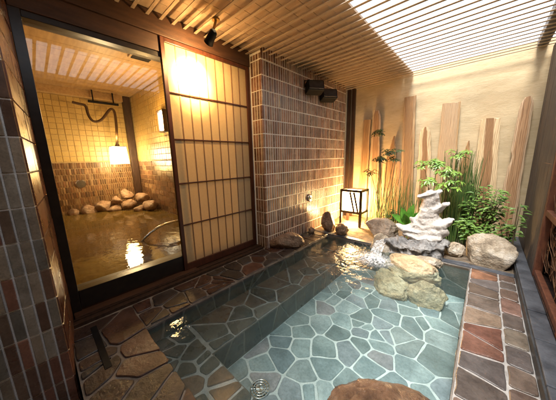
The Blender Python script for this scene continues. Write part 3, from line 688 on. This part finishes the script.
# white sculptural rock, dark bowl
E = lambda x, y, z, a, b_=None, c=None: ((x, y, z), (a, b_ or a, c or a))
sr = blobs([
    [E(-.56, 3.09, .655, .03, .05, .02), E(-.50, 3.10, .675, .06, .07, .035), E(-.42, 3.11, .705, .07, .08, .045), E(-.355, 3.12, .745, .035, .05, .025)],
    [E(-.42, 3.12, .66, .085, .08, .06), E(-.43, 3.13, .57, .09, .08, .06), E(-.46, 3.13, .46, .11, .085, .06), E(-.49, 3.12, .34, .14, .09, .07), E(-.47, 3.12, .24, .16, .11, .05)],
    [E(-.40, 3.12, .49, .07, .07, .05), E(-.33, 3.11, .55, .05, .06, .035), E(-.275, 3.10, .605, .022, .035, .016)],
    [E(-.42, 3.12, .30, .09, .08, .06), E(-.32, 3.10, .345, .085, .07, .055), E(-.25, 3.09, .40, .055, .05, .03), E(-.19, 3.08, .44, .018, .03, .014)],
    [E(-.47, 3.12, .22, .15, .11, .07), E(-.36, 3.11, .24, .12, .09, .08), E(-.30, 3.10, .27, .08, .07, .06)],
    [E(-.62, 3.08, .19, .10, .09, .05), E(-.48, 3.07, .16, .13, .10, .05), E(-.36, 3.08, .18, .11, .09, .05)],
    [E(-.40, 3.12, .42, .08, .08, .09), E(-.37, 3.12, .36, .08, .08, .07)],
    [E(-.66, 3.07, .24, .09, .09, .05), E(-.56, 3.09, .30, .09, .08, .06)],
    [E(-.775, 3.06, .28, .025, .05, .018), E(-.69, 3.06, .265, .08, .08, .035), E(-.58, 3.07, .24, .10, .09, .045), E(-.50, 3.08, .21, .11, .09, .045)],
    [E(-.60, 3.08, .39, .03, .04, .03), E(-.565, 3.09, .30, .06, .07, .06)]],
    .0105, 'ornamental_rock', 'rock_white', rough=.030, seed=3, nscale=5)
for v in sr.data.vertices:      # broken, faceted faces
    c = v.co; q = Vector((math.floor(c.x * 16 + noise.noise(c * 9) * 1.2) / 16, c.y, math.floor(c.z * 16 + noise.noise(c * 9 + Vector((5, 0, 0))) * 1.2) / 16)); v.co = c + (q - c) * .10
tag(sr, 'pale grey white upright ornamental rock with jutting fingers and a wedge top', 'ornamental rock')
bl = blobs([
    [E(-.86, 2.97, .05, .06, .08, .045), E(-.78, 2.96, .07, .09, .11, .055), E(-.62, 2.95, .09, .12, .13, .06), E(-.42, 2.97, .10, .12, .13, .06), E(-.27, 3.0, .14, .07, .09, .04)],
    [E(-.74, 2.94, -.03, .13, .12, .08), E(-.52, 2.92, -.02, .15, .13, .09), E(-.34, 2.95, .03, .13, .12, .08)],
    [E(-.80, 2.88, .09, .05, .05, .04), E(-.66, 2.84, .06, .06, .05, .045), E(-.50, 2.83, .08, .05, .04, .045), E(-.36, 2.86, .09, .05, .045, .04), E(-.235, 2.95, .165, .035, .04, .022)],
    [E(-.60, 2.83, -.03, .06, .05, .05), E(-.42, 2.84, .0, .06, .05, .05)]],
    .0115, 'water_basin_rock', 'rock_dark', rough=.050, seed=9, nscale=9)
tag(bl, 'dark wet slate basin rock under the white ornamental rock, spilling water to the left', 'rock')
# falling water and foam
def froth_mat(name, lo, hi, scale):
    m, t, b = nodes(name); out = t.nodes['Material Output']; b.inputs['Base Color'].default_value = (.9, .93, .95, 1); b.inputs['Roughness'].default_value = .25
    v = coords(t); n = noise_t(t, v, scale, 5, .65); bump(t, b, n, .5, .004); b.inputs['Roughness'].default_value = .7
    a = N(t, 'ShaderNodeAttribute', attribute_name='tint'); mu = N(t, 'ShaderNodeMath', operation='MULTIPLY')
    r_ = ramp(t, n, [(lo, (0, 0, 0)), (hi, (1, 1, 1))]); t.links.new(r_, mu.inputs[0]); t.links.new(a.outputs['Fac'], mu.inputs[1])
    tr = N(t, 'ShaderNodeBsdfTransparent'); mx = N(t, 'ShaderNodeMixShader')
    t.links.new(mu.outputs[0], mx.inputs[0]); t.links.new(tr.outputs[0], mx.inputs[1]); t.links.new(b.outputs[0], mx.inputs[2]); t.links.new(mx.outputs[0], out.inputs['Surface']); return m
M['froth'] = froth_mat('froth', .38, .66, 38); M['stream_froth'] = froth_mat('stream_froth', .35, .7, 40)
rr = random.Random(4); b = MB(); P0 = Vector((-.87, 2.885, .10)); K = 14; vs = []
for i in range(K + 1):
    f = i / K; c = P0 + Vector((.0, -.26 * f, -.15 * f * f - .01 * f)); wd = .10 + .04 * f
    for q in range(13):
        s_ = q / 12 - .5; vs.append((c.x + s_ * wd, c.y - abs(s_) * .03 + rr.uniform(-.003, .003), c.z + .01 * math.cos(s_ * 9) + rr.uniform(-.003, .003)))
b.add(vs, [(i * 13 + q, i * 13 + q + 1, (i + 1) * 13 + q + 1, (i + 1) * 13 + q) for i in range(K) for q in range(12)], (.8, .8, .8), smooth=True)
o = b.build('falling_water', 'stream_froth'); tag(o, 'thin white stream of water pouring from the dark basin rock into the pool', 'stream')
b = MB(); nr, na = 22, 48
def fpt(i, a):
    r_ = i / nr * .24; ang = a / na * 2 * math.pi; x = -.86 + r_ * math.cos(ang) * 1.15; y = 2.52 + r_ * math.sin(ang) * .9
    return (x, y, WL + .008 + .035 * math.exp(-(r_ / .11) ** 2) + .010 * noise.noise(Vector((x * 16, y * 16, 3))) * math.exp(-r_ * 5))
for i in range(nr):
    for a in range(na):
        k = max(0.0, 1 - ((i + .5) / nr) ** .9) * 1.5; k = min(1.0, k); b.add([fpt(i, a), fpt(i + 1, a), fpt(i + 1, a + 1), fpt(i, a + 1)], [(0, 1, 2, 3)], (k, k, k), smooth=True)
o = b.build('splash_foam', 'froth'); o['kind'] = 'stuff'
bm = bmesh.new()
for i in range(420):
    a = rr.uniform(0, 2 * math.pi); r_ = abs(rr.gauss(0, .13)); z = WL + .01 + abs(rr.gauss(.0, .035)) * math.exp(-r_ * 5); s_ = rr.uniform(.001, .0035)
    bmesh.ops.create_icosphere(bm, subdivisions=1, radius=s_, matrix=Matrix.Translation((-.86 + r_ * math.cos(a) * 1.15, 2.52 + r_ * math.sin(a) * .9, z)))
o = from_bm(bm, 'water_droplets', 'foam'); o['kind'] = 'stuff'

# drain grate on the pool floor
dg = thing('drain_grate', 'small round perforated metal drain on the pool floor near the orange reflection', 'drain', (-.95, .80, FZ + .012))
b = MB(); 
for r_ in (.062, .045, .028): b.tube([(r_ * math.cos(a * math.pi / 12), r_ * math.sin(a * math.pi / 12), 0) for a in range(25)], .005, 6)
for q in range(8): a = q * math.pi / 8; b.tube([(-.06 * math.cos(a), -.06 * math.sin(a), 0), (.06 * math.cos(a), .06 * math.sin(a), 0)], .004, 5)
b.build('grate', 'steel', dg, (0, 0, 0)); b = MB(); b.tube([(0, 0, -.011), (0, 0, -.006)], .064, 24); b.build('drain_cup', 'black', dg, (0, 0, 0))
b = MB(); b.box((-1.93, .10, -.004), (-1.45, .135, .0075), bev=.002); tag(b.build('deck_strip', 'black'), 'narrow black strip in the deck beside the tiled pillar', 'drain')  # plain black strip lying almost flush with the deck stones

# ------------------------------------------------------------------ plants
def palmate(mb, c, axis, size, rnd, n=7):
    axis = axis.normalized(); x = axis.orthogonal().normalized(); y = axis.cross(x); ph = rnd.uniform(0, 6.28)
    for i in range(n):
        a = ph + 2 * math.pi * i / n + rnd.uniform(-.1, .1); d = (x * math.cos(a) + y * math.sin(a)); L = size * rnd.uniform(.8, 1.1)
        tip = c + d * L + axis * L * rnd.uniform(-.15, .2); leaf_quad(mb, c + d * .006, tip, axis, L * .36, droop=.25, shape=.9)
def umbrella_plant(lab, base, tops, leafm, size, seed, cat='shrub', spread=.10):
    rnd = random.Random(seed); t = thing('leafy_shrub', lab, cat, base); st = MB(); lv = MB(); B = Vector(base)
    for tx, ty, tz, nl in tops:
        T = Vector((tx, ty, tz)) - B; m1 = T * .5 + Vector((rnd.uniform(-.05, .05), rnd.uniform(-.04, .04), 0)); b0 = Vector((rnd.uniform(-.03, .03), rnd.uniform(-.03, .03), -.02))
        st.tube([b0, b0.lerp(m1, .5) + Vector((rnd.uniform(-.01, .01), 0, 0)), m1, m1.lerp(T, .6), T], [.006, .0055, .005, .004, .003], 6)
        nl = int(nl * 2.3)
        for i in range(nl):
            a = 2 * math.pi * i / nl + rnd.uniform(-.3, .3); r_ = spread * rnd.uniform(.25, 1.2)
            c = T + Vector((math.cos(a) * r_, math.sin(a) * r_ * .8, rnd.uniform(-.04, .05))); st.tube([T - Vector((0, 0, rnd.uniform(0, .05))), T.lerp(c, .5) + Vector((0, 0, .012)), c], .0018, 4, caps=False)
            palmate(lv, c, Vector((math.cos(a) * .45, math.sin(a) * .45 - .25, 1)), size * rnd.uniform(.8, 1.15), rnd, rnd.choice((5, 6, 7)))
    st.build('stem', 'stem', t, (0, 0, 0)); lv.build('foliage', leafm, t, (0, 0, 0)); return t
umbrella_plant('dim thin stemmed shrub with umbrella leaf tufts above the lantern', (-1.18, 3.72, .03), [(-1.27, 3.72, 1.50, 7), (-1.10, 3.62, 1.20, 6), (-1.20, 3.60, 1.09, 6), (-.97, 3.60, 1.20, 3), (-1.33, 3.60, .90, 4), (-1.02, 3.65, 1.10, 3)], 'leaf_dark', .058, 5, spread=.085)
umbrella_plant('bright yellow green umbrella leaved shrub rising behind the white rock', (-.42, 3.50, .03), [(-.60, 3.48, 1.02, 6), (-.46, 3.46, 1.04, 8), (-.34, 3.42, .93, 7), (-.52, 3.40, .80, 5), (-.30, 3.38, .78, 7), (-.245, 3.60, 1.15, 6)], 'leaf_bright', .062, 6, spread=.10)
def reeds(lab, x0, x1, y0, y1, n, h, seed, m='reed'):
    rnd = random.Random(seed); cx, cy = (x0 + x1) / 2, (y0 + y1) / 2; t = MB()
    for i in range(n):
        x, y = rnd.uniform(x0, x1) - cx, rnd.uniform(y0, y1) - cy; hh = h * rnd.uniform(.55, 1.08); l = Vector((rnd.gauss(0, .05), rnd.gauss(0, .03), 0))
        t.tube([(x, y, 0), Vector((x, y, hh * .5)) + l * .35, Vector((x, y, hh)) + l], [.0042, .0036, .0012], 5, caps=False)
    o = t.build('reed_clump', m); o.location = (cx, cy, .01); tag(o, lab, 'reeds', 'clumps of reeds'); return o
reeds('tall dark green reed clump right of the white ornamental rock', -.40, -.06, 3.55, 3.9, 230, 1.12, 1)
reeds('thin reed clump in the lantern light under the dim shrub', -1.32, -.90, 3.62, 3.95, 64, .98, 2)
reeds('short reed clump behind the bright broad leaves left of the white rock', -.96, -.58, 3.6, 3.95, 55, .80, 3)
hs = thing('broad_leaf_plant', 'vivid green broad leaved plant tucked behind the left side of the white rock', 'plant', (-.69, 3.3, .12))
b = MB(); rr = random.Random(2)
for dx, dy, dz, w_ in ((.04, .02, .52, .12), (-.13, -.02, .30, .10), (-.06, .04, .42, .11), (.10, .0, .40, .10), (-.02, -.05, .34, .10), (.14, .05, .3, .09)):
    T = Vector((dx, dy, dz * .9)); leaf_quad(b, Vector((dx * .3, dy * .3, .10)), T + Vector((dx * .5, -.06, .03)), Vector((-dx * 2, -.6, .5)), w_ * .85, droop=.22, fold=.32, segs=10, shape=.9)
b.build('broad_leaf', 'leaf_hosta', hs, (0, 0, 0))
b = MB()
for dx, dy in ((.04, .02), (-.1, -.02), (.1, 0), (-.04, .03)): b.tube([(0, 0, -.1), (dx * .2, dy * .2, .12)], .005, 5)
b.build('stalk', 'leaf_mid', hs, (0, 0, 0))
def bush(lab, base, rad, h, n, L, wid, m, seed, name='bush', stems=9):
    rnd = random.Random(seed); t = thing(name, lab, 'bush', base); st = MB(); lv = MB()
    for s in range(stems):
        a = rnd.uniform(0, 6.28); r_ = rad * rnd.uniform(.2, 1); T = Vector((math.cos(a) * r_, math.sin(a) * r_ * .7, h * rnd.uniform(.55, 1.05)))
        pts = [Vector((T.x * .15, T.y * .15, -.03)), Vector((T.x * .4, T.y * .4, T.z * .45)), Vector((T.x * .8, T.y * .8, T.z * .8)), T]; st.tube(pts, [.005, .004, .003, .0015], 5)
        for i in range(n // stems):
            f = rnd.uniform(.25, 1) ** .8; k = f * 3; i0 = min(2, int(k)); p = pts[i0].lerp(pts[i0 + 1], k - i0)
            a2 = rnd.uniform(0, 6.28); d = Vector((math.cos(a2), math.sin(a2), rnd.uniform(-.1, .9))).normalized(); q = p + d * rnd.uniform(.01, .05)
            leaf_quad(lv, q, q + (d + Vector((0, 0, -.15))) * L * rnd.uniform(.6, 1.2), Vector((rnd.uniform(-.4, .4), -.5, 1)), L * wid, droop=.3)
    st.build('stem', 'stem', t, (0, 0, 0)); lv.build('foliage', m, t, (0, 0, 0)); return t
bush('leafy green bush with glossy pointed leaves behind the big beige boulder', (.07, 3.55, .03), .22, .72, 620, .070, .30, 'leaf_mid', 11, stems=20)
bush('low dense green ground plant between the reeds and the beige boulder', (-.02, 3.38, .02), .18, .34, 380, .055, .42, 'leaf_mid', 12, name='low_plant', stems=12)
bush('slender pale green sprig growing beside the dark fence boards', (.30, 3.38, .03), .06, .60, 46, .07, .28, 'leaf_mid', 13, name='sprig', stems=4)
bush('low green plant at the foot of the fence behind the boulder', (.27, 3.6, .02), .10, .34, 120, .055, .4, 'leaf_mid', 14, name='low_plant', stems=9)
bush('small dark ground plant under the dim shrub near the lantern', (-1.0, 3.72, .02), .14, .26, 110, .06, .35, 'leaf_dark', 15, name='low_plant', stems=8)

# ================================================================== INDOOR BATH behind the window
BX = -5.85; SY = 1.61
PY = [(.42, .29, .10), (.41, .28, .095), (.43, .30, .105)]
PK = [(.13, .07, .035), (.18, .10, .05), (.10, .055, .03), (.21, .13, .07), (.16, .08, .04)]
rb = thing('indoor_back_wall', 'far wall of the indoor bath, square yellow tiles over a band of brown mosaic', 'wall', (BX, .5, 0))
b = MB(); b.box((BX - .1, -1.2, -.1), (BX - .008, SY, 2.6)); b.build('wall_core', 'grout_inner', rb)
b = MB(); tiles(b, -1.2, SY, 1.165, 2.58, .10, .10, .006, PY, lambda u, v, h: (BX - .008 + h, u, v), 51); b.build('square_tile', 'tile_plain', rb)
b = MB(); tiles(b, -1.2, SY, .0, 1.16, .037, .115, .006, PK, lambda u, v, h: (BX - .008 + h, u, v), 52, brick=True); b.build('mosaic_band', 'tile', rb)
b = MB(); b.box((-2.30, -1.2, 2.04), (-2.242, 1.595, 2.6)); tag(b.build('inner_header', 'lintel'), 'dark timber header across the top of the window, inside', 'lintel')
rb = thing('indoor_side_wall', 'right wall of the indoor bath, yellow plaster over brown brick tiles', 'wall', (-4, SY, 0))
b = MB(); b.box((BX, SY + .008, -.1), (-2.31, SY + .1, 2.6)); b.build('wall_core', 'grout_inner', rb)
b = MB(); tiles(b, BX + .01, -2.25, 1.165, 2.58, .10, .10, .006, PY, lambda u, v, h: (u, SY + .008 - h, v), 53); b.build('square_tile', 'tile_plain', rb)
b = MB(); tiles(b, BX + .01, -2.25, .0, 1.16, .23, .095, .006, PK, lambda u, v, h: (u, SY + .008 - h, v), 54, brick=True); b.build('brick_tile', 'tile', rb)
b = MB(); b.box((BX - .1, -1.3, -.1), (-2.25, -1.2, 2.6)); tag(b.build('indoor_left_wall', 'inner_board'), 'left side wall of the indoor bath room mostly out of view', 'wall')
b = MB(); b.box((BX + .02, SY - .13, .1), (BX + .14, SY - .01, 2.5), bev=.004); tag(b.build('corner_post', 'dark_wood'), 'dark timber post in the far corner of the indoor bath', 'post')
ic = thing('indoor_ceiling', 'glossy orange brown boarded ceiling of the indoor bath', 'ceiling', (-4, 0, 2.5))
b = MB(); x = BX + .01
while x < -2.3: b.box((x + .003, -1.2, 2.50), (x + .21, SY, 2.54)); x += .213
b.build('ceiling_boards', 'inner_board', ic)
b = MB(); b.box((BX + .01, -1.2, 2.38), (BX + .15, SY - .14, 2.499)); b.build('ceiling_beam', 'inner_board', ic)
vt = thing('ceiling_vent', 'grey louvred vent in the indoor bath ceiling', 'vent', (-3.35, 1.17, 2.49))
b = MB(); b.box((-.2, -.13, -.012), (.2, .13, .009), bev=.003); b.build('vent_frame', 'inner_board', vt, (0, 0, 0))
b = MB()
for q in range(9): b.box((-.17 + q * .04, -.105, -.022), (-.15 + q * .04, .105, -.0125))
b.build('louvre', 'black', vt, (0, 0, 0))
b = MB(); b.box((BX, -1.2, -.3), (-2.26, SY, -.1)); struct(b.build('indoor_floor', 'inner_board'))
w = MB(); w.add([(BX - .005, -1.2, .19), (-2.3, -1.2, .19), (-2.3, SY, .19), (BX - .005, SY, .19)], [(0, 1, 2, 3)]); struct(w.build('indoor_water', 'inner_water', norm=False))
b = MB(); b.box((-2.30, -1.2, -.1), (-2.24, 1.595, .195)); tag(b.build('indoor_bath_rim', 'slate_side'), 'low rim of the indoor bath just inside the window', 'rim')
il = thing('pendant_lantern', 'glowing white square pendant lantern hanging on a rope over the indoor bath', 'lantern', (-5.3, 1.17, 1.29))
b = MB(); b.add([(-.13, -.13, -.17), (.13, -.13, -.17), (.13, .13, -.17), (-.13, .13, -.17), (-.11, -.11, .15), (.11, -.11, .15), (.11, .11, .15), (-.11, .11, .15)], [(0, 1, 5, 4), (1, 2, 6, 5), (2, 3, 7, 6), (3, 0, 4, 7), (0, 3, 2, 1), (4, 5, 6, 7)]); b.build('lamp_shade', 'white_lamp', il, (0, 0, 0))
b = MB(); b.tube([(0, 0, .15), (0, 0, .23)], [.05, .02], 10); b.box((-.118, -.118, .15), (.118, .118, .162)); b.build('lantern_cap', 'dark_wood', il, (0, 0, 0))
b = MB(); pts = [(0, 0, .22), (-0.1, 0.059, 0.575), (-0.1, 0.064, 0.799), (-0.1, 0.041, 0.869), (-0.1, -0.007, 0.862), (-0.1, -0.065, 0.783), (-0.1, -0.177, 0.627), (-0.1, -0.299, 0.597), (-0.1, -0.354, 0.713), (-0.1, -0.358, 0.883), (-0.1, -0.439, 0.888), (-0.1, -0.542, 0.905)]
for _ in range(2): pts = [pts[0]] + [tuple(a[k] * (.75 if q == 0 else .25) + b_[k] * (.25 if q == 0 else .75) for k in range(3)) for a, b_ in zip(pts, pts[1:]) for q in (0, 1)] + [pts[-1]]
b.tube(pts, .022, 8); b.build('hanging_rope', 'cord', il, (0, 0, 0))
b = MB(); b.box((-5.63, .88, 2.27), (-5.58, 1.36, 2.31), bev=.004); b.box((-5.615, .95, 2.31), (-5.595, .97, 2.50)); b.box((-5.615, 1.27, 2.31), (-5.595, 1.29, 2.50)); tag(b.build('black_bar', 'black'), 'short black bar fixed under the indoor ceiling above the hanging rope', 'bar')
light('pendant_light', 'POINT', (-5.3, 1.17, 1.05), 12, (1, .60, .19), .12)
light('pendant_top_light', 'POINT', (-5.3, 1.17, 1.62), 5.5, (1, .60, .19), .05)
sc = thing('wall_sconce', 'small lit wall lamp in a dark wood frame on the indoor side wall', 'wall lamp', (-3.95, SY - .06, 1.79))
b = MB(); b.box((-.10, -.03, -.14), (.10, .03, .14)); b.build('lamp_shade', 'sconce_glow', sc, (0, 0, 0))
b = MB()
for x in (-.115, .101): b.box((x, -.045, -.17), (x + .014, .045, .17))
for z in (-.17, .156): b.box((-.1, -.045, z), (.1, .045, z + .014))
b.build('lamp_frame', 'dark_wood', sc, (0, 0, 0))
light('sconce_light', 'POINT', (-3.95, SY - .25, 1.79), 16, (1, .60, .22), .08)
b = MB(); b.tube([(BX, .59, .744), (BX + .02, .59, .744)], [.085, .07], 20); o = b.build('water_inlet', 'steel'); tag(o, 'round metal inlet in the mosaic band of the indoor bath wall', 'inlet')
GI = 'rocks in the corner of the indoor bath'
for i, (x, y, z, s_, lab) in enumerate([(-5.7, .40, .22, .14, 'leftmost low rock at the back of the indoor bath'), (-5.65, .62, .22, .17, 'second rock from the left at the back of the indoor bath'), (-5.6, .86, .26, .19, 'rounded rock below and left of the pendant lantern indoors'),
        (-5.5, 1.06, .36, .15, 'rock stacked on the indoor pile just under the lantern'), (-5.45, 1.0, .22, .16, 'front middle rock of the indoor pile at the waterline'), (-5.55, 1.26, .47, .16, 'topmost rock of the indoor pile by the corner post'),
        (-5.3, 1.22, .30, .16, 'pale rock in the middle of the indoor pile'), (-5.0, 1.32, .22, .13, 'small rock at the front right of the indoor pile'), (-4.85, 1.48, .30, .17, 'rightmost rock of the indoor pile against the brick tiles'), (-5.2, 1.45, .42, .15, 'upper right rock of the indoor pile against the side wall')]):
    rock(lab, (x, y, z), (s_, s_ * .9, s_ * .75), 80 + i, 'rock_brown', group=GI, sub=3)
hr = MB(); hr.tube([(-3, .72, .10), (-3, .741, .176), (-3, .80, .225), (-3, .864, .27), (-3, .95, .313), (-3, 1.053, .343), (-3, 1.2, .35), (-3, 1.347, .331), (-3, 1.5, .25), (-3, 1.55, .1)], .016, 10)
tag(hr.build('grab_rail', 'steel'), 'curved steel grab rail arching out of the indoor bath water', 'rail')
